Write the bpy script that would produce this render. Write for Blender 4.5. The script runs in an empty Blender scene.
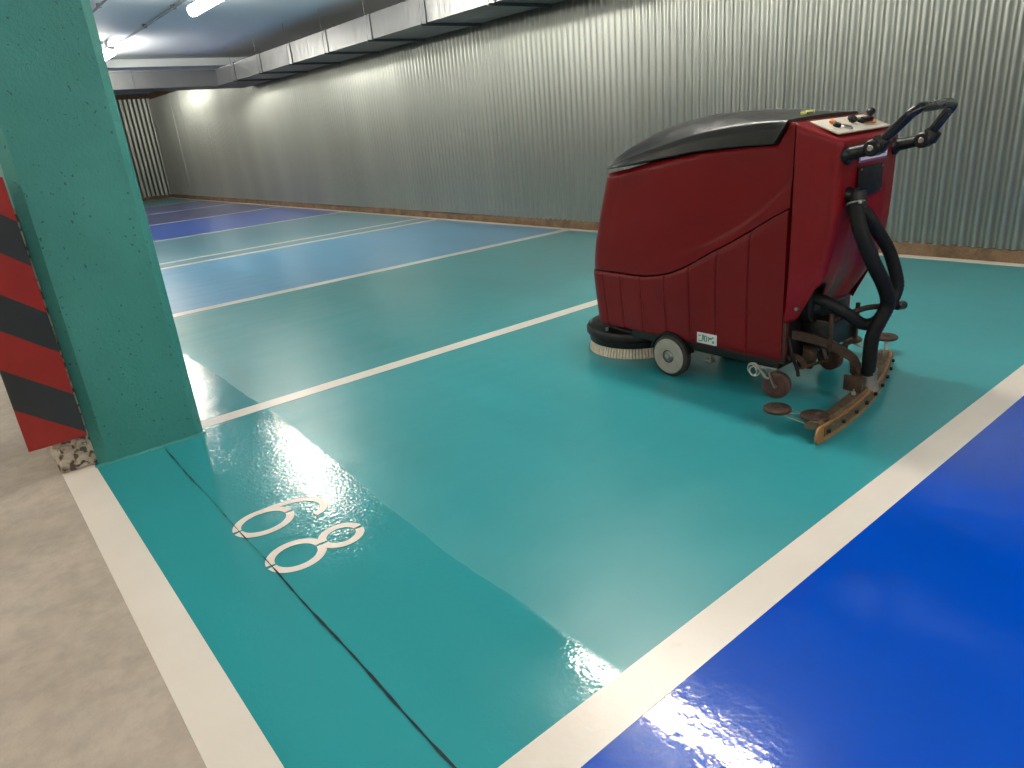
import bpy, bmesh, math, random
from mathutils import Vector, Matrix
random.seed(7)
C = bpy.context.scene.collection
PI = math.pi

# ------------------------------------------------------------------ materials
def srgb(r, g, b):
    f = lambda c: (c/255/12.92) if c/255 <= .04045 else ((c/255+.055)/1.055)**2.4
    return (f(r), f(g), f(b), 1)

class NT:
    def __init__(s, name):
        s.m = bpy.data.materials.new(name); s.m.use_nodes = True
        s.t = s.m.node_tree; s.b = s.t.nodes['Principled BSDF']
        s.geo = None
    def n(s, typ, **kw):
        o = s.t.nodes.new(typ)
        for k, v in kw.items():
            if k in o.inputs: o.inputs[k].default_value = v
            else: setattr(o, k, v)
        return o
    def l(s, a, b): s.t.links.new(a, b)
    def pos(s):
        if not s.geo: s.geo = s.n('ShaderNodeNewGeometry')
        return s.geo.outputs['Position']
    def noise(s, scale, detail=4, rough=.55, stretch=None, dist=0):
        no = s.n('ShaderNodeTexNoise'); no.inputs['Scale'].default_value = scale
        no.inputs['Detail'].default_value = detail; no.inputs['Roughness'].default_value = rough
        no.inputs['Distortion'].default_value = dist
        if stretch:
            mp = s.n('ShaderNodeMapping'); mp.inputs['Scale'].default_value = stretch
            s.l(s.pos(), mp.inputs['Vector']); s.l(mp.outputs[0], no.inputs['Vector'])
        else: s.l(s.pos(), no.inputs['Vector'])
        return no.outputs['Fac']
    def ramp(s, fac, stops):
        r = s.n('ShaderNodeValToRGB'); e = r.color_ramp.elements
        while len(e) < len(stops): e.new(.5)
        for i, (p, c) in enumerate(stops):
            e[i].position = p
            e[i].color = c if not isinstance(c, (int, float)) else (c, c, c, 1)
        s.l(fac, r.inputs[0]); return r.outputs[0]
    def math(s, op, a, b=None, clamp=False):
        m = s.n('ShaderNodeMath'); m.operation = op; m.use_clamp = clamp
        for i, v in enumerate((a, b)):
            if v is None: continue
            if isinstance(v, (int, float)): m.inputs[i].default_value = v
            else: s.l(v, m.inputs[i])
        return m.outputs[0]
    def mix(s, fac, a, b):
        m = s.n('ShaderNodeMix'); m.data_type = 'RGBA'
        for i, v in ((0, fac), (6, a), (7, b)):
            if isinstance(v, (int, float, tuple)): m.inputs[i].default_value = v
            else: s.l(v, m.inputs[i])
        return m.outputs[2]
    def bump(s, h, strength, dist=.01, prev=None):
        b = s.n('ShaderNodeBump'); b.inputs['Strength'].default_value = strength; b.inputs['Distance'].default_value = dist
        s.l(h, b.inputs['Height'])
        if prev: s.l(prev, b.inputs['Normal'])
        return b.outputs[0]
    def set(s, **kw):
        for k, v in kw.items():
            k = k.replace('_', ' ')
            if isinstance(v, (int, float, tuple)): s.b.inputs[k].default_value = v
            else: s.l(v, s.b.inputs[k])
        return s.m

def plain(name, col, rough=.5, metal=0, var=.12, scale=12, bump=0, rvar=.1, spec=None):
    t = NT(name); f = t.noise(scale, 5)
    lo = tuple(c*(1-var) for c in col[:3])+(1,); hi = tuple(min(1, c*(1+var)) for c in col[:3])+(1,)
    t.set(Base_Color=t.ramp(f, [(.3, lo), (.7, hi)]), Metallic=metal,
          Roughness=t.ramp(t.noise(scale*2.3, 4), [(.3, max(.03, rough-rvar)), (.7, min(1, rough+rvar))]))
    if spec is not None: t.set(Specular_IOR_Level=spec)
    if bump: t.set(Normal=t.bump(t.noise(scale*8, 4), bump, .004))
    return t.m

def paint_floor(name, col, glossy=False):
    """epoxy floor paint: rolled on in bands along y, glossy where it is thick, duller where it is thin"""
    t = NT(name)
    xyz = t.n('ShaderNodeSeparateXYZ'); t.l(t.pos(), xyz.inputs[0])
    wob = t.noise(1.6, 3, .5)
    x = t.math('ADD', xyz.outputs[0], t.math('MULTIPLY', t.math('SUBTRACT', wob, .5), .05))
    # glossy band up to 0.89 (0.95 further along), duller rolled coat beyond
    far = t.math('MULTIPLY', t.math('DIVIDE', t.math('SUBTRACT', xyz.outputs[1], 1.6), 1.2, True), .07)
    near = t.math('MULTIPLY', t.math('LESS_THAN', xyz.outputs[1], .80), .07)
    x = t.math('SUBTRACT', x, t.math('ADD', far, near))
    if glossy: x = t.math('SUBTRACT', x, 8.0)
    r = t.n('ShaderNodeValToRGB'); t.l(t.math('DIVIDE', x, 6.0, True), r.inputs[0])
    e = r.color_ramp.elements
    stops = [(0, .065), (.884/6, .065), (.890/6, .36), (1.5/6, .36), (1.9/6, .30), (2.4/6, .26), (1, .2)]
    while len(e) < len(stops): e.new(.5)
    for i, (p, v) in enumerate(stops): e[i].position = p; e[i].color = (v, v, v, 1)
    sw = t.noise(1.6, 2, .5, (1.6, .6, 1))
    rough = t.math('MULTIPLY', r.outputs[0], t.ramp(t.math('ADD', t.math('MULTIPLY', sw, .5), t.math('MULTIPLY', t.noise(1.5, 3, .5, (.7, 5, 1)), .5)), [(.2, .7), (.8, 1.35)]))
    dull = t.math('GREATER_THAN', x, .887)
    rough = t.math('MAXIMUM', rough, t.math('MULTIPLY', dull, .285))
    t.set(Roughness=rough)
    cf = t.noise(1.1, 2, .5, (2.2, .6, 1))
    lo = tuple(c*.88 for c in col[:3])+(1,); hi = tuple(min(1, c*1.12) for c in col[:3])+(1,)
    t.set(Base_Color=t.ramp(cf, [(0, lo), (1, hi)]), IOR=1.5)
    # orange peel + trowel ripples, calmer in the dull bands
    g = t.math('LESS_THAN', x, .887)
    pk = t.noise(80, 2, .5); patch = t.math('MULTIPLY', t.ramp(t.noise(3.2, 3), [(.35, .5), (.65, 1)]), t.math('ADD', .28, t.math('MULTIPLY', .72, t.math('SUBTRACT', xyz.outputs[1], .75, True))))
    h1 = t.math('MULTIPLY', t.math('MULTIPLY', pk, patch), t.math('ADD', t.math('MULTIPLY', g, .8), .2))
    h = t.bump(h1, .13, .010)
    h = t.bump(t.noise(7, 3, .5), .06, .03, h)
    t.set(Normal=h)
    return t.m

M = {}
M['teal_floor'] = paint_floor('teal floor paint', srgb(44, 140, 146))
M['blue_floor'] = paint_floor('blue floor paint', srgb(0, 70, 182), True)
M['sky_floor'] = paint_floor('light blue floor paint', srgb(76, 142, 180))
M['grey_teal_floor'] = paint_floor('grey teal floor paint', srgb(86, 140, 158))
M['royal_floor'] = paint_floor('royal blue floor paint', srgb(44, 82, 166))
M['violet_floor'] = paint_floor('violet blue floor paint', srgb(58, 70, 120))

def line_mat():
    t = NT('cream line paint')
    f = t.noise(3, 5); sp = t.noise(40, 3)
    col = t.ramp(f, [(.3, srgb(214, 204, 192)), (.7, srgb(224, 214, 203))])
    dirt = t.ramp(t.noise(9, 6, .7), [(.62, 0), (.78, .35)])
    t.set(Base_Color=t.mix(dirt, col, srgb(170, 158, 142)), Roughness=.29, Normal=t.bump(sp, .15, .003))
    return t.m
M['line'] = line_mat()

def concrete(name, a, b, rough=.75, bstr=.5, scale=2.0):
    t = NT(name)
    f = t.noise(scale, 8, .65); f2 = t.noise(scale*9, 6, .7); st = t.noise(scale*.6, 3, .5, None, .8)
    c = t.ramp(f, [(.3, a), (.7, b)])
    c = t.mix(t.ramp(f2, [(.35, .35), (.6, 0)]), c, tuple(x*.62 for x in a[:3])+(1,))
    c = t.mix(t.ramp(st, [(.5, 0), (.62, .22)]), c, tuple(min(1, x*1.2) for x in b[:3])+(1,))
    h = t.bump(t.noise(scale*14, 7, .7), bstr, .012)
    h = t.bump(t.noise(scale*2.5, 4), bstr*.5, .03, h)
    t.set(Base_Color=c, Roughness=rough, Normal=h)
    return t.m
M['concrete'] = concrete('bare concrete floor', srgb(156, 143, 129), srgb(188, 175, 161), .62, .45, 1.6)
M['wall_concrete'] = concrete('grey concrete wall', srgb(140, 136, 130), srgb(170, 166, 160), .85, .3, 1.2)
M['kerb'] = concrete('brown stained kerb', srgb(74, 55, 37), srgb(132, 107, 82), .85, .8, 5)
M['brown_wall'] = concrete('brown bare concrete', srgb(88, 66, 54), srgb(120, 96, 80), .9, .4, 3)
def block_mat():
    t = NT('rough cement blockwork')
    f = t.noise(14, 5, .6); pit = t.ramp(t.noise(30, 2, .5), [(.53, 0), (.60, 1)])
    c = t.mix(pit, t.ramp(f, [(.3, srgb(150, 136, 120)), (.7, srgb(196, 184, 168))]), srgb(92, 82, 70))
    t.set(Base_Color=c, Roughness=.9, Normal=t.bump(t.math('SUBTRACT', 1.0, pit), .8, .015))
    return t.m
M['block'] = block_mat()

def teal_wall():
    t = NT('teal masonry paint')
    f = t.noise(3, 6, .6); fine = t.noise(60, 5, .65); pits = t.noise(62, 2, .5)
    pit = t.ramp(pits, [(.67, 0), (.72, 1)])
    c = t.ramp(f, [(.3, srgb(50, 126, 119)), (.7, srgb(61, 139, 132))])
    c = t.mix(pit, c, srgb(36, 92, 90))
    h = t.bump(fine, .75, .006); h = t.bump(t.noise(14, 3), .22, .012, h)
    inv = t.math('SUBTRACT', 1.0, pit); h = t.bump(inv, .5, .008, h)
    t.set(Base_Color=c, Roughness=.48, Normal=h)
    return t.m
M['teal_wall'] = teal_wall()

def ceil_mat():
    t = NT('pale blue ceiling paint')
    f = t.noise(.8, 5)
    t.set(Base_Color=t.ramp(f, [(.3, srgb(212, 223, 230)), (.7, srgb(222, 231, 236))]), Roughness=.7, Normal=t.bump(t.noise(20, 4), .1, .01))
    return t.m
M['ceiling'] = ceil_mat()

def galv(name, rough, a, b, bump, stretch=(1, 3, .35), metal=1.0):
    t = NT(name)
    f = t.noise(2.2, 5, .6, stretch); sp = t.noise(26, 4, .6, stretch)
    c = t.ramp(f, [(.3, a), (.7, b)])
    c = t.mix(t.ramp(sp, [(.45, .25), (.65, 0)]), c, tuple(x*.6 for x in a[:3])+(1,))
    t.set(Base_Color=c, Metallic=metal, Roughness=t.ramp(sp, [(.3, rough-.08), (.7, rough+.1)]))
    if bump: t.set(Normal=t.bump(t.noise(5, 3), bump, .03))
    return t.m
def galv_wall():
    t = NT('galvanised corrugated sheet')
    f = t.noise(.9, 3, .5, (1, 1.2, .25))
    t.set(Base_Color=t.ramp(f, [(0, srgb(130, 136, 132)), (1, srgb(160, 165, 160))]), Metallic=.78, Roughness=.29)
    return t.m
M['galv_wall'] = galv_wall()
def duct_mat():
    t = NT('crinkled galvanised duct')
    f = t.noise(1.5, 3, .5)
    t.set(Base_Color=t.ramp(f, [(0, srgb(108, 112, 114)), (1, srgb(142, 144, 145))]), Metallic=.75, Roughness=.36, Normal=t.bump(t.noise(2.5, 2, .5, (1, 2.2, .7)), .22, .05))
    return t.m
M['duct'] = duct_mat()
M['duct_flange'] = plain('duct flange steel', srgb(105, 107, 108), .4, .8, .06, 3)

M['red'] = plain('glossy red plastic', srgb(112, 9, 14), .36, 0, .10, 3, .05, .08, .3)
M['red_low'] = plain('red tank plastic', srgb(108, 9, 14), .42, 0, .10, 3, .05, .08, .3)
M['black'] = plain('black plastic', srgb(15, 14, 14), .42, 0, .2, 10, .1, .1, .35)
M['lid'] = plain('scuffed black lid plastic', srgb(27, 24, 22), .36, 0, .15, 6, .06, .08)
M['rubber'] = plain('black rubber hose', srgb(13, 13, 14), .62, 0, .2, 14, .1, .1, .3)
M['grip'] = plain('glossy black tube', srgb(14, 14, 15), .22, 0, .1, 8)
M['steel'] = plain('worn steel', srgb(150, 145, 138), .4, .85, .25, 30, .15)
M['rust'] = plain('rusty brown metal', srgb(70, 53, 42), .6, .45, .4, 26, .4)
M['squeegee'] = plain('stained cast aluminium', srgb(106, 88, 68), .5, .45, .35, 24, .4)
M['blade'] = plain('tan rubber blade', srgb(148, 106, 60), .5, 0, .25, 22, .15)
M['wheel'] = plain('grey rubber wheel', srgb(150, 144, 134), .6, 0, .15, 20, .15)
M['tyre'] = plain('dark tyre rubber', srgb(42, 38, 36), .7, 0, .25, 20, .2)
M['caster'] = plain('brown caster rubber', srgb(74, 46, 40), .5, 0, .3, 26, .2)
M['bristle'] = plain('cream brush bristle', srgb(206, 194, 172), .7, 0, .15, 60)
M['panel'] = plain('beige control panel', srgb(196, 188, 172), .45, .2, .1, 18)
M['orange'] = plain('orange pushbutton', srgb(205, 120, 40), .4, 0, .1)
M['plate'] = plain('dark blue black plate', srgb(11, 14, 20), .45, 0, .1, 12, 0, .1, .3)
M['white'] = plain('white sticker', srgb(215, 210, 210), .45, 0, .06, 20)
M['violet'] = plain('violet print', srgb(120, 70, 120), .5, 0, .05)
M['green'] = plain('green print', srgb(40, 120, 90), .5, 0, .05)
M['yellow'] = plain('yellow clip', srgb(205, 205, 120), .5, 0, .1)
M['zinc'] = plain('zinc plated wire', srgb(190, 186, 176), .35, .8, .15, 40)
M['sign_red'] = plain('red sign paint', srgb(140, 22, 15), .38, 0, .08, 6, .03)
M['sign_black'] = plain('charcoal sign paint', srgb(34, 38, 42), .4, 0, .1, 6, .03)
M['housing'] = plain('grey lamp housing', srgb(180, 182, 182), .5, 0, .05)
M['conduit'] = plain('grey conduit plastic', srgb(120, 128, 136), .55, 0, .1)
M['joint'] = plain('dark floor joint', srgb(10, 34, 38), .8, 0, .3, 40)

def emit(name, col, s):
    t = NT(name)
    t.set(Base_Color=(.9, .9, .9, 1), Roughness=.4, Emission_Color=col, Emission_Strength=s)
    return t.m
M['lamp'] = emit('lit lamp diffuser', (1.0, .92, .80, 1), 46)

# ------------------------------------------------------------------ mesh helpers
def finish(bm, name, mat, parent=None, origin=(0, 0, 0), smooth=True, angle=35):
    bmesh.ops.recalc_face_normals(bm, faces=bm.faces)
    o0 = Vector(origin)
    for v in bm.verts: v.co -= o0
    if smooth:
        for f in bm.faces: f.smooth = True
        for e in bm.edges:
            if len(e.link_faces) == 2 and e.calc_face_angle(0) > math.radians(angle): e.smooth = False
    me = bpy.data.meshes.new(name); bm.to_mesh(me); bm.free()
    for m in (mat if isinstance(mat, (list, tuple)) else [mat]): me.materials.append(m)
    o = bpy.data.objects.new(name, me); C.objects.link(o)
    if parent is not None: o.parent = parent
    else: o.location = o0
    return o

def root_of(name, loc, label, cat, group=None):
    o = bpy.data.objects.new(name, None); C.objects.link(o); o.location = loc
    o.empty_display_size = .1
    return tag(o, label, cat, group)
def tag(o, label, cat, group=None):
    o['label'] = label; o['category'] = cat
    if group: o['group'] = group
    return o
def struct(o): o['kind'] = 'structure'; return o

def box(bm, lo, hi, bev=0, seg=2, mi=0):
    lo, hi = Vector(lo), Vector(hi)
    r = bmesh.ops.create_cube(bm, size=1, matrix=Matrix.Translation((lo+hi)/2) @ Matrix.Diagonal((*(hi-lo), 1)))
    fs = set(f for v in r['verts'] for f in v.link_faces)
    for f in fs: f.material_index = mi
    if bev:
        es = list(set(e for v in r['verts'] for e in v.link_edges))
        bmesh.ops.bevel(bm, geom=es, offset=bev, segments=seg, affect='EDGES', profile=.5)
    return r['verts']
def obox(bm, c, size, rot=(0, 0, 0), bev=0, mi=0):
    """box with its own rotation (euler)"""
    from mathutils import Euler
    m = Matrix.Translation(c) @ Euler(rot).to_matrix().to_4x4() @ Matrix.Diagonal((*size, 1))
    r = bmesh.ops.create_cube(bm, size=1, matrix=m)
    for f in set(f for v in r['verts'] for f in v.link_faces): f.material_index = mi
    if bev:
        bmesh.ops.bevel(bm, geom=list(set(e for v in r['verts'] for e in v.link_edges)), offset=bev, segments=2, affect='EDGES', profile=.5)
def frame(d):
    d = d.normalized(); a = Vector((0, 0, 1)) if abs(d.z) < .9 else Vector((1, 0, 0))
    u = d.cross(a).normalized(); return u, d.cross(u).normalized()
def cyl(bm, p0, p1, r, seg=24, r1=None, bev=0, mi=0):
    """capped cylinder / lathe ring set with small edge bevels"""
    p0, p1 = Vector(p0), Vector(p1); d = (p1-p0); L = d.length; u, w = frame(d); d = d.normalized()
    r1 = r if r1 is None else r1
    prof = [(0, r-bev), (bev, r), (L-bev, r1), (L, r1-bev)] if bev else [(0, r), (L, r1)]
    lathe(bm, p0, d, prof, seg, mi)
def lathe(bm, p0, d, prof, seg=24, mi=0, caps=True):
    p0, d = Vector(p0), Vector(d).normalized(); u, w = frame(d); rings = []
    for h, r in prof:
        rings.append([bm.verts.new(p0+d*h+(u*math.cos(2*PI*k/seg)+w*math.sin(2*PI*k/seg))*r) for k in range(seg)])
    for a, b in zip(rings, rings[1:]):
        for k in range(seg):
            f = bm.faces.new((a[k], a[(k+1) % seg], b[(k+1) % seg], b[k])); f.material_index = mi
    if caps:
        for q in (rings[0], rings[-1]):
            f = bm.faces.new(q); f.material_index = mi
    return rings
def spline(pts, n=8):
    P = [Vector(p) for p in pts]; P = [P[0]*2-P[1]]+P+[P[-1]*2-P[-2]]; out = []
    for i in range(1, len(P)-2):
        a, b, c, d = P[i-1:i+3]
        for k in range(n):
            t = k/n
            out.append(.5*((2*b)+(-a+c)*t+(2*a-5*b+4*c-d)*t*t+(-a+3*b-3*c+d)*t**3))
    out.append(P[-2]); return out
def tube(bm, pts, r, seg=12, rib=0, mi=0):
    pts = [Vector(p) for p in pts]; rings = []; u = None
    for i, p in enumerate(pts):
        d = (pts[min(i+1, len(pts)-1)]-pts[max(i-1, 0)]).normalized()
        if u is None: u, w = frame(d)
        u = (u-d*u.dot(d)).normalized(); w = d.cross(u)
        rr = (r(i/(len(pts)-1)) if callable(r) else r)*(1+(rib if i % 2 else -rib))
        rings.append([bm.verts.new(p+(u*math.cos(2*PI*k/seg)+w*math.sin(2*PI*k/seg))*rr) for k in range(seg)])
    for a, b in zip(rings, rings[1:]):
        for k in range(seg): bm.faces.new((a[k], a[(k+1) % seg], b[(k+1) % seg], b[k])).material_index = mi
    bm.faces.new(rings[0]); bm.faces.new(rings[-1])
def resample(pts, step):
    pts = [Vector(p) for p in pts]; out = [pts[0]]; acc = 0
    for a, b in zip(pts, pts[1:]):
        L = (b-a).length; t = step-acc
        while t <= L: out.append(a.lerp(b, t/L)); t += step
        acc = L-(t-step)
    out.append(pts[-1]); return out
def torus(bm, c, axis, R, r, seg=32, sub=8):
    c = Vector(c); u, w = frame(Vector(axis)); a = Vector(axis).normalized(); rings = []
    for i in range(seg):
        d = u*math.cos(2*PI*i/seg)+w*math.sin(2*PI*i/seg)
        rings.append([bm.verts.new(c+d*(R+r*math.cos(2*PI*k/sub))+a*(r*math.sin(2*PI*k/sub))) for k in range(sub)])
    for i in range(seg):
        A, B = rings[i], rings[(i+1) % seg]
        for k in range(sub): bm.faces.new((A[k], A[(k+1) % sub], B[(k+1) % sub], B[k]))
def interp(tab, x):
    if x <= tab[0][0]: return tab[0][1]
    for (a, b), (c, d) in zip(tab, tab[1:]):
        if x <= c: return b+(d-b)*(x-a)/(c-a)
    return tab[-1][1]
def sinterp(tab, x):
    """smooth interpolation through a table (Catmull-Rom on irregular knots, monotone enough here)"""
    if x <= tab[0][0]: return tab[0][1]
    if x >= tab[-1][0]: return tab[-1][1]
    for i in range(len(tab)-1):
        if x <= tab[i+1][0]:
            x0, y0 = tab[i]; x1, y1 = tab[i+1]; h = x1-x0
            m = lambda j: (tab[min(j+1, len(tab)-1)][1]-tab[max(j-1, 0)][1])/(tab[min(j+1, len(tab)-1)][0]-tab[max(j-1, 0)][0])
            t = (x-x0)/h
            return (2*t**3-3*t*t+1)*y0+(t**3-2*t*t+t)*h*m(i)+(-2*t**3+3*t*t)*y1+(t**3-t*t)*h*m(i+1)
B = bmesh.new

# ------------------------------------------------------------------ the setting
XW, YF, ZC = 5.45, 21.95, 2.72          # metal wall, far wall, ceiling
XL, YB = -6.5, -6.0
# floor: concrete aisle plus painted bays, one slab
fm = [M[k] for k in ('concrete', 'teal_floor', 'blue_floor', 'sky_floor', 'grey_teal_floor', 'royal_floor', 'violet_floor')]
bm = B()
def frect(x0, x1, y0, y1, mi):
    f = bm.faces.new([bm.verts.new(p) for p in ((x0, y0, 0), (x1, y0, 0), (x1, y1, 0), (x0, y1, 0))]); f.material_index = mi
frect(XL, .17, YB, YF, 0)
for y0, y1, mi in ((YB, -4.6, 4), (-4.6, -1.7, 1), (-1.7, .795, 2), (.795, 3.175, 1), (3.175, 5.68, 1), (5.68, 8.27, 3), (8.27, 8.66, 4), (8.66, 11.1, 4), (11.1, 13.83, 5), (13.83, 16.42, 6), (16.42, 18.95, 6), (18.95, YF, 1)):
    frect(.17, XW, y0, y1, mi)
struct(finish(bm, 'floor', fm, smooth=False))
bm = B(); box(bm, (XL, YB, ZC), (XW+.1, YF+.1, ZC+.15)); struct(finish(bm, 'ceiling', M['ceiling'], smooth=False))
bm = B(); box(bm, (XL-.15, YB, 0), (XL, YF, ZC)); struct(finish(bm, 'wall_left', M['wall_concrete'], smooth=False))
bm = B(); box(bm, (XL, YB-.15, 0), (XW, YB, ZC)); struct(finish(bm, 'wall_back', M['wall_concrete'], smooth=False))

def corrugated(bm, n, p, z0, z1, pitch=.080, amp=.019, step=8, sheet=.836):
    """n sheets of sine corrugation laid from p(s) with s along the wall; small laps between sheets"""
    L = n
    k = int(L/pitch*step); prev = None
    for i in range(k+1):
        s = i*pitch/step; ph = 2*PI*s/pitch
        c = math.cos(ph); c = math.copysign(abs(c)**.75, c)
        sh = int(s/sheet); lap = .0025 if (s-sh*sheet) < .05 else 0
        d = amp*c+lap+.0015*math.sin(sh*2.3)
        a = bm.verts.new(p(s, d, z0)); b = bm.verts.new(p(s, d, z1))
        if prev: bm.faces.new((prev[0], a, b, prev[1]))
        prev = (a, b)
bm = B(); corrugated(bm, YF-YB, lambda s, d, z: (XW-.012-d, YB+s, z), .085, 2.56)
struct(finish(bm, 'wall_right', M['galv_wall'], angle=60))
bm = B(); box(bm, (XW+.012, YB, 0), (XW+.1, YF, ZC)); struct(finish(bm, 'wall_right_backing', M['brown_wall'], smooth=False))
bm = B(); corrugated(bm, XW-XL, lambda s, d, z: (XW-s, YF-.012-d, z), .085, 2.6, .115, .018, 8, 1.0)
struct(finish(bm, 'wall_far', M['galv_wall'], angle=60))
bm = B(); box(bm, (XL, YF+.012, 0), (XW, YF+.1, ZC)); struct(finish(bm, 'wall_far_backing', M['brown_wall'], smooth=False))
# rough concrete kerb under the sheets
def kerb(name, p, L):
    bm = B(); n = int(L/.06); prev = None; rr = random.Random(3)
    for i in range(n+1):
        s = L*i/n; t = .082+.010*math.sin(s*1.7)+rr.uniform(-.005, .004); o = rr.uniform(0, .008)
        q = [bm.verts.new(p(s, d, z)) for d, z in ((.035+o, -.01), (.033+o, .04), (.026+o, t-.008), (.012, t), (-.03, t))]
        if prev:
            for k in range(4): bm.faces.new((prev[k], q[k], q[k+1], prev[k+1]))
        prev = q
    struct(finish(bm, name, M['kerb'], angle=60))
kerb('baseboard_right', lambda s, d, z: (XW-d, YB+s, z), YF-YB)
kerb('baseboard_far', lambda s, d, z: (XW-s, YF-d, z), XW-XL)
# downstand beam across the ceiling
bm = B(); box(bm, (XL, 14.2, ZC-.13), (XW, 14.6, ZC), .01); struct(finish(bm, 'trim_1', M['ceiling'], smooth=False))
# saw-cut joint in the painted bay (dark line, wider where it has opened)
bm = B(); prev = None
for i in range(161):
    y = -1.5+i*(3.02+1.5)/160
    w = .0012+.0016*max(0, min(1, (2.0-y)/.5))+.0008*math.sin(i*1.9)+.0007*math.sin(i*.61)
    if 2.28 < y < 2.5 or 1.92 < y < 2.05: w *= .45
    w = max(w, .0004); x = .474+.0035*(y-.9)/2+.0012*math.sin(i*.33)
    q = (bm.verts.new((x-w, y, .0023)), bm.verts.new((x+w, y, .0023)))
    if prev: bm.faces.new((prev[0], prev[1], q[1], q[0]))
    prev = q
struct(finish(bm, 'trim_2', M['joint'], smooth=False))

# ------------------------------------------------------------------ painted lines and the bay number
def line(x0, x1, y0, y1, label, name='parking_line', group=None):
    bm = B(); box(bm, (x0, y0, 0), (x1, y1, .0012))
    tag(finish(bm, name, M['line'], None, ((x0+x1)/2, (y0+y1)/2, 0), smooth=False), label, 'floor line', group)
XK = 5.415
line(.112, .228, YB, 21.9, 'wide cream line along the aisle edge, between bare concrete and teal paint', 'aisle_line')
line(5.325, XK, YB, 21.9, 'thin cream line running along the foot of the corrugated wall', 'wall_line')
line(.228, 5.325, .740, .848, 'wide cream line between the teal bay and the deep blue bay')
line(.66, 5.325, 3.13, 3.222, 'cream line from the teal pillar to behind the red scrubber')
line(.228, 5.325, 5.635, 5.745, 'cream line between the teal bay and the light blue bay')
line(.228, 5.325, 8.215, 8.315, 'nearer of the two cream lines painted close together')
line(.228, 5.325, 8.61, 8.70, 'farther of the two cream lines painted close together')
line(.228, 5.325, 11.06, 11.14, 'cream line between the grey teal bay and the royal blue bay')
line(.228, 5.325, 13.79, 13.87, 'cream line between the royal blue bay and the violet blue bay')
line(.228, 5.325, 16.38, 16.46, 'thin cream line between the two far violet blue bays')
line(.228, 5.325, 18.91, 18.99, 'last cream line before the far corrugated wall, edging the far teal bay')
line(.228, 5.325, 21.5, 21.58, 'cream line along the foot of the far end wall', 'wall_line')

def strokes(bm, segs, w, z=.0016):
    for pts in segs:
        prev = None
        for i, p in enumerate(pts):
            p = Vector(p); a = Vector(pts[max(i-1, 0)]); b = Vector(pts[min(i+1, len(pts)-1)])
            d = (b-a).normalized(); n = Vector((-d.y, d.x))*w/2
            q = (bm.verts.new((p.x+n.x, p.y+n.y, z)), bm.verts.new((p.x-n.x, p.y-n.y, z)))
            if prev: bm.faces.new((prev[0], prev[1], q[1], q[0]))
            prev = q
def arc(cx, cy, rx, ry, a0, a1, n=40):
    return [(cx+rx*math.cos(a0+(a1-a0)*i/n), cy+ry*math.sin(a0+(a1-a0)*i/n)) for i in range(n+1)]
num = root_of('bay_number', (.61, 1.98, 0), 'cream stencilled bay number 68 painted on the teal floor', 'floor marking')
w = .027; g = .075
bm = B()
cx, cy, rx, ry = .556, 2.112, .086, .073
strokes(bm, [arc(cx, cy, rx, ry, PI+g, 2*PI-g), arc(cx, cy, rx, ry, g, PI-g)], w)
tail = spline([(.565, 2.182, 0), (.615, 2.183, 0), (.665, 2.175, 0), (.708, 2.155, 0), (.738, 2.125, 0), (.750, 2.09, 0), (.742, 2.055, 0), (.720, 2.034, 0), (.697, 2.027, 0)], 6)
strokes(bm, [[(p.x, p.y) for p in tail]], w, .0018)
finish(bm, 'digit', M['line'], num, num.location, smooth=False)
bm = B()
for cx, cy, rx, ry in ((.553, 1.843, .077, .072), (.700, 1.842, .059, .055)):
    g2 = g*.08/rx
    strokes(bm, [arc(cx, cy, rx, ry, PI+g2, 2*PI-g2), arc(cx, cy, rx, ry, g2, PI-g2)], w, .0016 if cx < .6 else .0019)
finish(bm, 'digit', M['line'], num, num.location, smooth=False)

# ------------------------------------------------------------------ pillar and hazard board
pil = root_of('pillar', (.45, 3.3, 0), 'teal painted concrete pillar standing at the corner of the bays', 'pillar')
bm = B()
def chamfered(bm, x0, x1, y0, y1, z0, z1, c):
    pl = [(x0+c, y0), (x1-c, y0), (x1, y0+c), (x1, y1-c), (x1-c, y1), (x0+c, y1), (x0, y1-c), (x0, y0+c)]
    nz = 24; rings = [[bm.verts.new((x, y, z0+(z1-z0)*k/nz)) for x, y in pl] for k in range(nz+1)]
    for a, b in zip(rings, rings[1:]):
        for i in range(8): bm.faces.new((a[i], a[(i+1) % 8], b[(i+1) % 8], b[i]))
    bm.faces.new(rings[0]); bm.faces.new(rings[-1])
chamfered(bm, .24, .657, 3.068, 3.50, 0, ZC, .036)
finish(bm, 'shaft', M['teal_wall'], pil, pil.location, smooth=False)
bm = B()
box(bm, (.108, 3.10, 0), (.242, 3.47, 1.02), .012)
for i, (bx, bz) in enumerate(((.135, .045), (.185, .05), (.15, .10), (.205, .105), (.165, .14))):   # chipped lumps of mortar
    obox(bm, (bx, 3.098, bz), (.04, .02, .03), (.2*i, .3, .2), .006)
finish(bm, 'rubble_core', M['block'], pil, pil.location, smooth=False)
bm = B()
prev = None
for i in range(15):
    x = .224+i*(.657-.224)/14; h = .003+.002*math.sin(i*2.1)
    q = [bm.verts.new(p) for p in ((x, 3.058-.003*math.sin(i*1.3), .0), (x, 3.062, h), (x, 3.07, h+.004))]
    if prev:
        for k in range(2): bm.faces.new((prev[k], q[k], q[k+1], prev[k+1]))
    prev = q
finish(bm, 'mortar_edge', M['teal_wall'], pil, pil.location)

bm = B()
x0, x1, z0, z1, yf = .033, .230, .148, 1.126, 3.042
box(bm, (x0, yf, z0), (x1, yf+.022, z1), .004)
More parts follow.
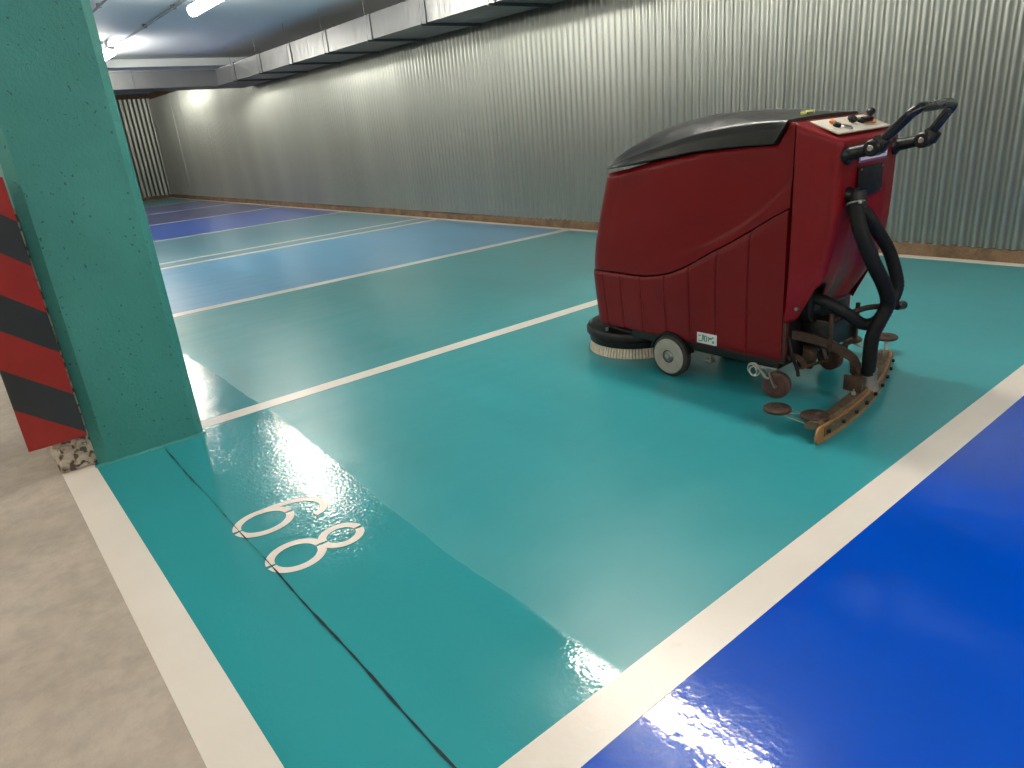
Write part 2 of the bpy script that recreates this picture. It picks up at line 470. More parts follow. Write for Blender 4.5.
# diagonal stripes: split the board along slanted planes
sl = -.80; cuts = [.97, .812, .640, .486, .318, .160]
for zc in cuts+[1.135, 1.29]:
    n = Vector((-sl, 0, 1)).normalized()
    bmesh.ops.bisect_plane(bm, geom=bm.verts[:]+bm.edges[:]+bm.faces[:], plane_co=(.235, 0, zc), plane_no=n)
for f in bm.faces:
    c = f.calc_center_median(); v = c.z-sl*(c.x-.235)*1.0
    v = c.z+.8*(c.x-.235)
    k = sum(v < q for q in cuts)
    f.material_index = k % 2
tag(finish(bm, 'hazard_board', [M['sign_red'], M['sign_black']], None, (.13, 3.05, z0), smooth=False), 'red and black diagonally striped hazard board beside the teal pillar', 'warning board')

# ------------------------------------------------------------------ ceiling lamps, conduits, duct
def lamp(x, y0, label, L=1.52, copy=None):
    if copy is None:
        r = root_of('ceiling_lamp', (x, y0, 2.50), label, 'lamp', 'strip lamps under the ceiling'); o = (x, y0, 2.5)
        bm = B(); box(bm, (x-.045, y0, 2.572), (x+.045, y0+L, 2.615), .012)
        for yy in (y0+.25, y0+L-.25): box(bm, (x-.02, yy-.02, 2.615), (x+.02, yy+.02, ZC-.001))
        finish(bm, 'housing', M['housing'], r, o)
        bm = B(); rings = []
        prof = [(-.046, 2.590), (-.054, 2.572), (-.050, 2.535), (-.038, 2.512), (-.015, 2.502), (.015, 2.502), (.038, 2.512), (.050, 2.535), (.054, 2.572), (.046, 2.590)]
        for yy, s in ((y0+.012, .9), (y0+.03, 1), (y0+L-.03, 1), (y0+L-.012, .9)):
            rings.append([bm.verts.new((x+dx*s, yy, 2.568+(z-2.568)*s)) for dx, z in prof])
        for a, b in zip(rings, rings[1:]):
            for k in range(9): bm.faces.new((a[k], a[k+1], b[k+1], b[k]))
        bm.faces.new(rings[0]); bm.faces.new(rings[-1])
        finish(bm, 'diffuser', M['lamp'], r, o)
        return r
    r = copy.copy(); C.objects.link(r); r.location = (x, y0, 2.50); r['label'] = label
    for ch in copy.children:
        c = ch.copy(); C.objects.link(c); c.parent = r
    return r
l0 = lamp(2.78, 7.08, 'lit strip lamp hanging under the blue ceiling, nearer of the two in view')
lamp(2.60, 11.75, 'lit strip lamp at the edge of the teal pillar, farther of the two in view', copy=l0)
unseen = 'unseen strip lamp added beyond the frame to light the garage'
lamp(2.80, 1.54, 'lit strip lamp right above the scrubber, seen only as a glare on the blue paint', copy=l0)
for x, y, in ((2.80, -3.0), (2.6, 16.0), (.6, -3.2), (-2.9, -3.0), (-2.9, 1.6), (-2.9, 6.2), (-2.9, 10.8), (-2.9, 15.4)):  # extra lamps out of view, added to brighten the garage
    lamp(x, y, unseen, copy=l0)

def conduit(x, y0, y1, label):
    r = root_of('conduit', (x, y0, ZC-.02), label, 'conduit')
    bm = B(); cyl(bm, (x, y0, ZC-.028), (x, y1, ZC-.028), .0125, 10); finish(bm, 'pipe', M['conduit'], r, r.location)
    y = y0+.4
    while y < y1:
        bm = B(); box(bm, (x-.024, y, ZC-.045), (x+.024, y+.05, ZC-.001), .005); finish(bm, 'clip', M['conduit'], r, r.location); y += 1.35
conduit(2.79, -2, 14.15, 'grey conduit clipped to the ceiling beside the strip lamps')
conduit(2.03, -2, 14.15, 'thin grey conduit on the ceiling close to the teal pillar')

DX0, DX1, DZ0, DZ1 = 4.56, 5.27, 2.2, 2.46
duct = root_of('air_duct', (4.9, 8, DZ0), 'galvanised rectangular air duct running along the top of the corrugated wall', 'air duct')
bm = B()
pl = [(DX0, YB+.2), (DX1, YB+.2), (DX1, 14.25), (1.2, 14.25), (1.2, 13.55), (DX0, 13.55)]
lo = [bm.verts.new((x, y, DZ0)) for x, y in pl]; hi = [bm.verts.new((x, y, DZ1)) for x, y in pl]
for i in range(len(pl)):
    j = (i+1) % len(pl); bm.faces.new((lo[i], lo[j], hi[j], hi[i]))
bm.faces.new(lo); bm.faces.new(hi)
finish(bm, 'duct_run', M['duct'], duct, duct.location, smooth=False)
y = -4.8
ky = 0
while y < 13.3:
    bm = B()
    t = .004
    for a, b in (((DX0-.010, y-t, DZ0-.010), (DX0, y+t, DZ1+.010)), ((DX1, y-t, DZ0-.014), (DX1+.014, y+t, DZ1+.014)), ((DX0, y-t, DZ0-.014), (DX1, y+t, DZ0)), ((DX0, y-t, DZ1), (DX1, y+t, DZ1+.014))):
        box(bm, a, b)
    finish(bm, 'flange', M['duct_flange'], duct, duct.location, smooth=False)
    bm = B()
    cyl(bm, (DX0-.03, y+.06, DZ0-.02), (DX0-.03, y+.06, ZC), .003, 8); cyl(bm, (DX1+.03, y+.06, DZ0-.03), (DX1+.03, y+.06, ZC), .005, 8)
    box(bm, (DX0-.04, y+.05, DZ0-.02), (DX1+.05, y+.07, DZ0-.002))
    finish(bm, 'hanger', M['duct_flange'], duct, duct.location, smooth=False)
    y += 1.16
for x in (2.0, 3.2):
    bm = B(); box(bm, (x-.004, 13.54, DZ0-.010), (x+.004, 13.55, DZ1+.010)); finish(bm, 'flange', M['duct_flange'], duct, duct.location, smooth=False)

# ------------------------------------------------------------------ the floor scrubber
S = root_of('floor_scrubber', (2.69, 1.85, 0), 'red walk-behind floor scrubber with black lid and hoses, standing on the teal floor', 'cleaning machine')
O = S.location.copy()
X0, X1 = 2.42, 2.96; XC = (X0+X1)/2
YS = 1.398                                    # seam between the tanks and the rear cover
def part(bm, name, mat, parent=S, **kw): return finish(bm, name, mat, parent, O, **kw)

FRONT = [(.17, 2.425), (.44, 2.455), (.60, 2.436), (.90, 2.348), (1.1, 2.28)]
SEAM = [(1.395, .770), (1.47, .730), (1.56, .676), (1.65, .625), (1.74, .578), (1.85, .515), (1.95, .472), (2.05, .450), (2.115, .443), (2.25, .443), (2.45, .443)]
TOP = [(1.40, 1.066), (1.428, 1.066), (1.472, .990), (1.60, .988), (1.82, .974), (2.10, .936), (2.32, .893)]
CREASE = [(1.40, .86), (1.5, .775), (1.64, .675), (1.8, .60), (2.0, .54), (2.4, .50)]
GR = [2.345, 2.238, 2.116, 1.979, 1.844, 1.710, 1.560]
YF0 = 2.455
def half_perimeter(extra):
    ys = sorted(set([YS, YS+.008, YS+.03, 1.45, 1.472]+[YS+.02*k for k in range(3, 47)]+extra))
    ys = [y for y in ys if y < YF0-.085]
    pts = [(0., y) for y in ys]
    R = .08
    for k in range(9):
        a = k*PI/2/8; pts.append((R-R*math.cos(a), YF0-R+R*math.sin(a)-.004))
    W = (X1-X0)/2
    for k in range(1, 7):
        d = R+(W-R)*k/6; pts.append((d, YF0-.004+.014*math.sin((d-R)/(W-R)*PI/2)))
    return pts
def tank(name, mat, rows, zfun, inset, gro):
    ex = []
    for g_ in GR: ex += [g_-.007, g_-.003, g_, g_+.003, g_+.007]
    hp = half_perimeter(ex); n = len(hp)
    bm = B(); near, far = [], []
    for r in range(rows+1):
        a, b = [], []
        for dx, y in hp:
            z = zfun(y, r/rows); s = (interp(FRONT, z)-YS)/(YF0-YS)
            yy = YS+(y-YS)*s
            z = zfun(yy, r/rows); s = (sinterp(FRONT, z)-YS)/(YF0-YS); yy = YS+(y-YS)*s
            ins = inset(y, z, r/rows)
            if gro:
                for g_ in GR:
                    gy = g_
                    if abs(y-gy) < .0075: ins += .007*(1-abs(y-gy)/.0075)
            W = (X1-X0)/2; k = 1-ins/W if dx > .001 else 1
            px = dx+ins*(1-dx/W); 
            if dx > .0: yy -= ins*(dx/W)*.9
            a.append(bm.verts.new((X0+px, yy, z))); b.append(bm.verts.new((X1-px, yy, z)))
        b[-1] = a[-1] if False else b[-1]
        near.append(a); far.append(b)
    for r in range(rows):
        for L in (near, far):
            for i in range(n-1): bm.faces.new((L[r][i], L[r][i+1], L[r+1][i+1], L[r+1][i]))
        bm.faces.new((near[r][0], near[r+1][0], far[r+1][0], far[r][0]))
    for r in (0, rows):
        for i in range(n-1): bm.faces.new((near[r][i], near[r][i+1], far[r][i+1], far[r][i]))
    bmesh.ops.remove_doubles(bm, verts=bm.verts, dist=.0003)
    return part(bm, name, mat, angle=38)
def ease(t, e): return max(0, 1-t/e)**2
ZB = .176
def zlow(y, t): return ZB+(sinterp(SEAM, y)-.0035-ZB)*t
def inlow(y, z, t):
    top = sinterp(SEAM, y)
    return .010*ease(z-ZB, .014)+.009*ease(top-z, .012)
tank('solution_tank', M['red_low'], 26, zlow, inlow, True)
def zup(y, t):
    a = sinterp(SEAM, y)+.0035; b = interp(TOP, y); return a+(b-a)*t
def inup(y, z, t):
    c = sinterp(CREASE, y) if y > 1.4 else .86
    k = max(0, min(1, (z-c+.012)/.024)); k = k*k*(3-2*k)
    st = max(0, min(1, (z-.600)/.008)) if y > 2.30 else 0
    lowe = sinterp(SEAM, y)
    return .009+.005*k*max(0, min(1, (2.05-y)/.3))+.003*st+.014*max(0, z-.45)+.006*ease(z-lowe, .012)+.008*ease(interp(TOP, y)-z, .012)
tank('recovery_tank', M['red'], 40, zup, inup, False)

# lid
LB = [(1.424, 1.064), (1.472, .994), (1.60, .992), (1.82, .978), (2.10, .940), (2.30, .914), (2.40, .908), (2.425, .912)]
LF = [(1.424, 1.076), (1.56, 1.074), (1.70, 1.063), (1.83, 1.045), (2.0, 1.008), (2.15, .972), (2.30, .932), (2.40, .914), (2.425, .914)]
LC = [(1.424, 1.080), (1.528, 1.100), (1.62, 1.110), (1.71, 1.114), (1.877, 1.112), (2.036, 1.091), (2.158, 1.063), (2.288, 1.014), (2.38, .955), (2.41, .926), (2.425, .916)]
LW = [(1.424, .262), (2.0, .264), (2.15, .262), (2.25, .252), (2.32, .228), (2.37, .190), (2.405, .140), (2.425, .08)]
bm = B(); rings = []
st = [1.424, 1.432, 1.445, 1.46, 1.472, 1.5]+[1.54+.035*k for k in range(21)]+[2.27, 2.30, 2.325, 2.345, 2.36, 2.375, 2.39, 2.405, 2.416, 2.425]
for y in st:
    zb, zf, zc, hw = interp(LB, y), sinterp(LF, y), sinterp(LC, y), sinterp(LW, y)
    zf = max(zf, zb+.002); zc = max(zc, zf+.001)
    half = [(hw-.03, zb), (hw-.003, zb), (hw, zb+.004 if zf-zb > .01 else zb+.0005), (hw-.004, zb+.5*(zf-zb)), (hw-.010, zf-.10*(zf-zb)), (hw-.018, zf), (hw-.045, zf+.22*(zc-zf))]
    for q in (.75, .55, .35, .15): half.append((hw*q, zf+(zc-zf)*(1-q**2.0*1.0)*.98+.0*q))
    ring = [(-a, z) for a, z in half]+[(a, z) for a, z in reversed(half)]
    rings.append([bm.verts.new((XC+a, y, z)) for a, z in ring])
for a, b in zip(rings, rings[1:]):
    m = len(a)
    for i in range(m): bm.faces.new((a[i], a[(i+1) % m], b[(i+1) % m], b[i]))
bm.faces.new(rings[0]); bm.faces.new(rings[-1])
lid = part(bm, 'tank_lid', M['lid'], angle=42)
bm = B(); obox(bm, (2.62, 1.47, 1.090), (.05, .022, .010), (0, 0, .5), .003); obox(bm, (2.64, 1.455, 1.094), (.02, .03, .008), (0, .2, -.3), .002)
part(bm, 'lid_clip', M['yellow'], lid)

# rear cover
RY = [(.30, 1.375), (.355, 1.350), (.40, 1.328), (.455, 1.300), (.53, 1.272), (.62, 1.252), (.70, 1.242), (.95, 1.236), (1.1, 1.236)]
YR0 = 1.236
def rear_half():
    W = (X1-X0)/2; pts = [(0., YS-.009), (.0, YS-.018)]; x = .055
    for k in range(1, 9): pts.append((x*k/9*.85, YS-.018-(YS-.018-YR0-.03)*k/9))
    R = .032; cx, cy = x-.008+R, YR0+R
    for k in range(9):
        a = k*PI/2/8; pts.append((cx-R*math.cos(a), cy-R*math.sin(a)))
    for k in range(1, 8): pts.append((cx+(W-cx)*k/7, YR0-.010*math.sin(k/7*PI/2)))
    return pts
hp = rear_half(); n = len(hp); rows = 44
def base(dx, y):
    # moulded hem with an arch over the motor at each rear corner
    if dx < .052: return interp([(1.236, .47), (1.252, .42), (1.268, .352), (1.285, .337), (1.40, .335)], y)
    return interp([(.052, .470), (.075, .492), (.10, .488), (.125, .45), (.145, .385), (.165, .362), (.30, .358)], dx)
def rz(y, t): return .372+(1.068-(YS-y)*.42-.372)*t
bm = B(); near, far = [], []
for r in range(rows+1+5):
    a, b = [], []; W = (X1-X0)/2
    for dx, y in hp:
        rr = .022
        if r <= rows: t = r/rows; ins = 0; dz = -rr
        else: q = (r-rows)/5*PI/2; t = 1; ins = rr*(1-math.cos(q)); dz = -rr*(1-math.sin(q))
        yy = y
        for _ in range(3):
            z0_ = base(dx, y); z = z0_+(rz(yy, 1)-z0_)*t + (dz*(t if r <= rows else 1))
            yy = YS-.006-(YS-.006-y)*(YS-.006-sinterp(RY, z))/(YS-.006-YR0)
        if y > YS-.012: ins = max(ins, .012)
        px = dx+ins*(1-dx/W) if dx < W-.001 else dx
        yb = YS-.006
        yy = yy+ins*min(1, (yb-y)/.12) if y < YS-.03 else yy
        # shallow vertical recess for the hoses in the middle of the rear face
        if y < YR0+.012 and z < .84: yy += .030*max(0, min(1, (dx-.17)/.03))*max(0, min(1, (.84-z)/.06))
        a.append(bm.verts.new((X0+px, yy, z))); b.append(bm.verts.new((X1-px, yy, z)))
    near.append(a); far.append(b)
R_ = len(near)-1
for r in range(R_):
    for L in (near, far):
        for i in range(n-1): bm.faces.new((L[r][i], L[r][i+1], L[r+1][i+1], L[r+1][i]))
    bm.faces.new((near[r][0], near[r+1][0], far[r+1][0], far[r][0]))
for r in (R_,):
    for i in range(n-1): bm.faces.new((near[r][i], near[r][i+1], far[r][i+1], far[r][i]))
bmesh.ops.remove_doubles(bm, verts=bm.verts, dist=.0003)
bmesh.ops.recalc_face_normals(bm, faces=bm.faces)
cover = part(bm, 'rear_cover', M['red'], angle=38)
md = cover.modifiers.new('thickness', 'SOLIDIFY'); md.thickness = .005; md.offset = -1
bm = B(); cyl(bm, (2.432, 1.352, .395), (2.446, 1.352, .395), .007, 12); part(bm, 'screw', M['steel'], cover)

# control panel on the sloping top
def ptop(x, y, h=0): return Vector((x, y, 1.068-(YS-y)*.42+h))
bm = B(); sl_a = math.atan(.42)
c = ptop((2.505+2.90)/2, 1.326, .001)
obox(bm, c, (.395, .118, .006), (sl_a, 0, 0), .002)
panel = part(bm, 'control_panel', M['panel'])
up = Vector((0, -math.sin(sl_a), math.cos(sl_a)))
def on_panel(x, y): return ptop(x, y, .003)
bm = B(); p = on_panel(2.575, 1.318); cyl(bm, p, p+up*.014, .015, 18, bev=.003); part(bm, 'switch', M['black'], panel)
bm = B(); p = on_panel(2.59, 1.342); cyl(bm, p, p+up*.014, .013, 18, bev=.004); part(bm, 'button', M['orange'], panel)
bm = B(); p = on_panel(2.622, 1.304); cyl(bm, p, p+up*.006, .022, 20, bev=.003); part(bm, 'dial', M['steel'], panel)
bm = B(); p = on_panel(2.715, 1.335); cyl(bm, p, p+up*.006, .010, 14); lathe(bm, p+up*.004, up, [(0, .010), (.003, .017), (.010, .019), (.016, .016), (.02, .007)], 18); part(bm, 'knob', M['black'], panel)
bm = B(); p = on_panel(2.765, 1.326); cyl(bm, p, p+up*.015, .017, 18, bev=.004); q = p+up*.010; obox(bm, q+Vector((.02, -.012, 0)), (.05, .02, .016), (sl_a, 0, -.3), .004); part(bm, 'lever_switch', M['black'], panel)
bm = B(); p = on_panel(2.835, 1.32); cyl(bm, p, p+up*.008, .02, 18, bev=.003); obox(bm, p+up*.006+Vector((-.03, 0, 0)), (.045, .02, .012), (sl_a, 0, 0), .003); part(bm, 'button', M['orange'], panel)
bm = B(); p = on_panel(2.885, 1.345); cyl(bm, p, p+Vector((0, 0, .014)), .004, 8); lathe(bm, p+Vector((0, 0, .010)), (0, 0, 1), [(0, .006), (.005, .013), (.014, .017), (.023, .013), (.028, .005)], 16); part(bm, 'lever', M['black'], panel)

# data plate and stickers on the rear face
bm = B(); box(bm, (2.574, 1.219, .795), (2.752, 1.228, .898), .002)
dp = part(bm, 'data_plate', M['plate'])
for x in (2.583, 2.743):
    for z in (.804, .889):
        bm = B(); cyl(bm, (x, 1.220, z), (x, 1.2165, z), .004, 10); part(bm, 'rivet', M['steel'], dp)
bm = B(); box(bm, (2.574, 1.221, .912), (2.776, 1.227, .955), .001)
stk = part(bm, 'sticker', M['white'])
bm = B(); box(bm, (2.574, 1.2195, .912), (2.776, 1.2215, .920)); part(bm, 'printed_stripe', M['violet'], stk)
bm = B()
for k in range(7): box(bm, (2.588+k*.025, 1.2195, .930), (2.588+k*.025+.018, 1.2215, .940))
part(bm, 'printed_text', M['violet'], stk)
bm = B(); obox(bm, (2.4185, 1.742, .211), (.004, .100, .047), (0, 0, 0), .001)
lab = part(bm, 'label_sticker', M['white'])
bm = B()
for yy, zz, sy, sz in ((.035, .011, .012, .004), (.030, -.012, .020, .004), (.018, .010, .006, .014), (.018, -.002, .006, .012), (.005, .012, .014, .003), (.005, -.011, .014, .003), (.010, 0, .004, .022), (.000, 0, .004, .018), (-.010, 0, .004, .022), (-.020, .004, .012, .008), (-.032, .010, .010, .005), (-.034, -.010, .008, .010)):
    box(bm, (2.4155, 1.742+yy-sy/2, .211+zz-sz/2), (2.417, 1.742+yy+sy/2, .211+zz+sz/2))
part(bm, 'printed_text', M['green'], lab)

# handle: two sockets, swivel joints and a bent tube
NJ, FJ = Vector((2.51, 1.148, .968)), Vector((2.865, 1.133, .964))
for x, j, y in ((2.51, NJ, 1.238), (2.865, FJ, 1.236)):
    bm = B(); a = Vector((x, y+.008, .945)); d = (j-a)
    lathe(bm, a, d, [(0, .034), (.012, .034), (.018, .026), (.03, .022), (.09, .019), (d.length, .019)], 20)
    br = part(bm, 'handle_arm', M['black'])
    bm = B(); cyl(bm, j+Vector((-.028, 0, 0)), j+Vector((.028, 0, 0)), .028, 20, bev=.006); obox(bm, j+Vector((0, -.02, .012)), (.044, .05, .044), (.5, 0, 0), .008)
    part(bm, 'swivel_joint', M['black'], br)
    bm = B(); cyl(bm, j+Vector((-.034, 0, 0)), j+Vector((-.027, 0, 0)), .010, 12, bev=.002); part(bm, 'bolt', M['steel'], br)
bm = B()
a = NJ+Vector((0, -.018, .012)); b = Vector((2.51, 1.040, 1.070)); c = Vector((2.518, 1.030, 1.078)); d_ = Vector((2.545, 1.029, 1.083))
e = Vector((2.80, 1.048, 1.085)); f = Vector((2.848, 1.052, 1.081)); g_ = Vector((2.866, 1.054, 1.073)); h_ = FJ+Vector((0, -.012, .014))
pts = resample([a]+spline([a.lerp(b, .85), b, c, d_, d_.lerp(e, .5), e, f, g_, g_.lerp(h_, .15)], 6)+[h_], .012)
tube(bm, pts, .0165, 16); part(bm, 'handlebar', M['grip'])

# hoses
def hose(pts, r, name='hose'):
    bm = B(); tube(bm, resample(spline(pts, 12), .007), r, 16, .03); return part(bm, name, M['rubber'], angle=60)
h1 = hose([(2.535, 1.212, .800), (2.512, 1.190, .755), (2.494, 1.165, .700), (2.53, 1.128, .583), (2.595, 1.106, .480), (2.638, 1.106, .405), (2.620, 1.122, .337), (2.612, 1.138, .277), (2.622, 1.145, .185), (2.636, 1.150, .120)], .026)
bm = B(); cyl(bm, (2.535, 1.245, .812), (2.535, 1.205, .806), .026, 20, bev=.004); cyl(bm, (2.537, 1.205, .822), (2.531, 1.195, .762), .029, 20, bev=.004); part(bm, 'hose_elbow', M['black'], h1)
bm = B(); torus(bm, (2.528, 1.202, .782), (.2, .3, 1), .030, .003); obox(bm, (2.508, 1.178, .79), (.03, .012, .012), (0, 0, .4), .002); part(bm, 'hose_clip', M['zinc'], h1)
h2 = hose([(2.60, 1.255, .760), (2.612, 1.205, .735), (2.655, 1.172, .660), (2.707, 1.148, .581), (2.732, 1.122, .480), (2.732, 1.120, .427), (2.697, 1.130, .370), (2.655, 1.150, .325), (2.632, 1.188, .315), (2.580, 1.225, .362), (2.545, 1.275, .400), (2.54, 1.33, .415)], .023)
bm = B(); cyl(bm, (2.602, 1.262, .765), (2.608, 1.222, .745), .028, 18, bev=.004); part(bm, 'hose_cuff', M['black'], h2)

# chassis under the tanks
bm = B(); box(bm, (X0+.012, YS+.012, .138), (X1-.012, 2.18, .180), .006)
box(bm, (X0+.10, 2.15, .13), (X1-.10, 2.36, .185), .01)
part(bm, 'chassis', M['black'])
bm = B(); box(bm, (X0+.008, YS-.012, .165), (X0+.022, YS+.010, .375), .002); part(bm, 'side_plate', M['rust'])
bm = B(); box(bm, (2.47, 1.392, .17), (2.93, 1.42, .40), .006); part(bm, 'bulkhead', M['black'])
# vacuum motor in the arch, with bracket
bm = B()
lathe(bm, (2.565, 1.392, .385), (0, -1, 0), [(0, .06), (.01, .072), (.055, .072), (.062, .06), (.066, .045), (.09, .04), (.094, .028)], 26)
part(bm, 'vacuum_motor', M['black'])
bm = B(); box(bm, (2.55, 1.275, .215), (2.76, 1.395, .33), .008)
mb = part(bm, 'drive_motor', M['black'])
bm = B(); box(bm, (2.545, 1.262, .20), (2.560, 1.276, .36), .002); box(bm, (2.75, 1.262, .20), (2.765, 1.276, .36), .002); box(bm, (2.545, 1.262, .198), (2.765, 1.276, .212), .002)
part(bm, 'motor_bracket', M['rust'], mb)
# lift arm for the squeegee (bent flat bar) and its side levers
bm = B()
def bar(bm, pts, wdt, th, up=(0, 0, 1)):
    pts = [Vector(p) for p in pts]; prev = None
    for i, p in enumerate(pts):
        d = (pts[min(i+1, len(pts)-1)]-pts[max(i-1, 0)]).normalized(); s = d.cross(Vector(up)).normalized(); u = s.cross(d)
        q = [bm.verts.new(p+s*a*wdt/2+u*b*th/2) for a, b in ((-1, -1), (1, -1), (1, 1), (-1, 1))]
        if prev:
            for k in range(4): bm.faces.new((prev[k], prev[(k+1) % 4], q[(k+1) % 4], q[k]))
        else: bm.faces.new(q)
        prev = q
    bm.faces.new(prev)
bar(bm, spline([(2.486, 1.41, .277), (2.526, 1.36, .260), (2.554, 1.29, .244), (2.578, 1.22, .207), (2.600, 1.192, .175), (2.600, 1.183, .125)], 6), .020, .034)
part(bm, 'lift_arm', M['rust'])
bm = B(); tube(bm, spline([(2.60, 1.28, .325), (2.655, 1.21, .364), (2.72, 1.175, .366), (2.80, 1.154, .352)], 8), .011, 12); part(bm, 'lift_lever', M['rust'])
bm = B(); cyl(bm, (2.825, 1.150, .349), (2.882, 1.148, .339), .018, 14, bev=.004); part(bm, 'lever_grip', M['black'])
# rusty axle drum and links seen under the cover
bm = B(); lathe(bm, (2.60, 1.415, .165), (.55, -.75, -.12), [(0, .058), (.012, .064), (.05, .064), (.058, .05), (.062, .02)], 24); part(bm, 'axle_drum', M['rust'])
bm = B(); bar(bm, spline([(2.455, 1.385, .185), (2.475, 1.36, .19), (2.495, 1.345, .165), (2.50, 1.34, .14)], 5), .014, .022); bar(bm, [(2.47, 1.36, .14), (2.60, 1.29, .158), (2.70, 1.27, .19)], .006, .010); part(bm, 'link_rod', M['rust'])
bm = B(); tube(bm, spline([(2.455, 1.388, .27), (2.45, 1.365, .20), (2.465, 1.35, .145), (2.455, 1.338, .12)], 6), .007, 8); part(bm, 'cable', M['rubber'])

# big wheels amidships
for x0, sgn in ((2.402, 1), (2.978, -1)):
    bm = B()
    lathe(bm, (x0, 1.937, .097), (sgn, 0, 0), [(0, .080), (.004, .088), (.010, .0965), (.040, .0965), (.046, .086), (.047, .03)], 40)
    wh = part(bm, 'wheel', M['tyre'])
    bm = B(); lathe(bm, (x0-.002*sgn, 1.937, .097), (sgn, 0, 0), [(0, .030), (.0, .078), (.003, .082), (.008, .082)], 40, caps=False)
    part(bm, 'wheel_disc', M['wheel'], wh)
    bm = B(); lathe(bm, (x0-.014*sgn, 1.937, .097), (sgn, 0, 0), [(0, .008), (.002, .013), (.008, .014), (.009, .022), (.014, .026), (.02, .026)], 24); part(bm, 'hub', M['steel'], wh)
    bm = B(); box(bm, (min(x0+.05*sgn, x0+.02*sgn), 1.922, .085), (max(x0+.05*sgn, x0+.02*sgn), 1.952, .15), .003); part(bm, 'axle_bracket', M['black'], wh)
# black arch over the wheel
bm = B(); prev = None
for k in range(15):
    a = PI*.08+k*PI*.84/14
    q = [bm.verts.new((x, 1.937+r*math.cos(a), .097+r*math.sin(a))) for x, r in ((2.408, .100), (2.408, .112), (2.45, .112), (2.45, .100))]
    if prev:
        for j in range(4): bm.faces.new((prev[j], prev[(j+1) % 4], q[(j+1) % 4], q[j]))
    else: bm.faces.new(q)
    prev = q
bm.faces.new(prev); part(bm, 'wheel_arch', M['black'])

# casters
def caster(x, y, yaw):
    m = Matrix.Translation((x, y, 0)) @ Matrix.Rotation(yaw, 4, 'Z')
    bm = B(); box(bm, (-.035, -.01, .128), (.035, .06, .140), .003); cyl(bm, (0, .022, .112), (0, .022, .130), .024, 18, bev=.003)
    for s in (-1, 1):
        bar(bm, [(s*.021, .024, .116), (s*.021, .014, .09), (s*.021, .0, .057)], .004, .034, (1, 0, 0))
    cyl(bm, (-.027, 0, .057), (.027, 0, .057), .008, 12)
    bmesh.ops.transform(bm, matrix=m, verts=bm.verts)
    ca = part(bm, 'caster', M['steel'])
    bm = B(); lathe(bm, (-.0165, 0, .057), (1, 0, 0), [(0, .035), (0, .048), (.004, .056), (.029, .056), (.033, .048), (.033, .035)], 32)
    bmesh.ops.transform(bm, matrix=m, verts=bm.verts); part(bm, 'caster_wheel', M['caster'], ca)
caster(2.47, 1.437, .25); caster(2.90, 1.437, -.1)
# zinc wire rings hooked beside the caster
bm = B()
for k, (dy, dz, ax) in enumerate(((0, 0, (1, .1, .1)), (.006, -.004, (1, -.25, .15)), (-.004, -.008, (1, .35, -.2)))): torus(bm, (2.432, 1.52+dy, .118+dz), ax, .026-.003*k, .0035, 28, 8)
tube(bm, spline([(2.434, 1.515, .142), (2.436, 1.50, .125), (2.445, 1.475, .09), (2.45, 1.46, .085)], 6), .006, 8)
part(bm, 'wire_ring', M['zinc'])
bm = B(); cyl(bm, (2.47, 1.76, .10), (2.47, 1.76, .14), .006, 10); box(bm, (2.455, 1.745, .088), (2.485, 1.775, .102), .003); part(bm, 'drain_tap', M['steel'])

# brush deck and brush
BX, BY = 2.675, 2.372
bm = B(); lathe(bm, (BX, BY, .088), (0, 0, 1), [(0, .225), (.0, .240), (.006, .252), (.030, .252), (.042, .245), (.048, .23), (.058, .20), (.058, .0)], 64, caps=False)
box(bm, (BX-.20, BY-.23, .13), (BX+.20, BY-.02, .15), .006)
deck = part(bm, 'brush_deck', M['black'])
for a in (2.4, 3.2, 1.6, 4.0):
    p = Vector((BX+.225*math.cos(a), BY+.225*math.sin(a), .13)); bm = B(); cyl(bm, p, p+Vector((0, 0, .022)), .008, 10, bev=.002); part(bm, 'deck_bolt', M['steel'], deck)
bm = B(); lathe(bm, (BX, BY, .048), (0, 0, 1), [(0, .0), (0, .225), (.004, .236), (.036, .240), (.042, .235), (.042, .0)], 64, caps=False); br = part(bm, 'brush_block', M['black'], deck)
bm = B()
for k in range(92):
    a = 2*PI*k/92; d = Vector((math.cos(a), math.sin(a), 0)); t = Vector((-d.y, d.x, 0)); c = Vector((BX, BY, 0))
    for rr in (.222,):
        q = []
        for z, r_, w_ in ((.050, rr, .0052), (.001, rr+.014+random.uniform(-.002, .002), .0062)):
            for dr, dt in ((-1, -1), (1, -1), (1, 1), (-1, 1)):
                q.append(bm.verts.new(c+d*(r_+dr*.006)+t*dt*w_+Vector((0, 0, z))))
        for i in range(4): bm.faces.new((q[i], q[(i+1) % 4], q[4+(i+1) % 4], q[4+i]))
        bm.faces.new(q[4:]); bm.faces.new(q[:4])
bs = part(bm, 'bristles', M['bristle'], deck, smooth=False); bs['kind'] = 'stuff'

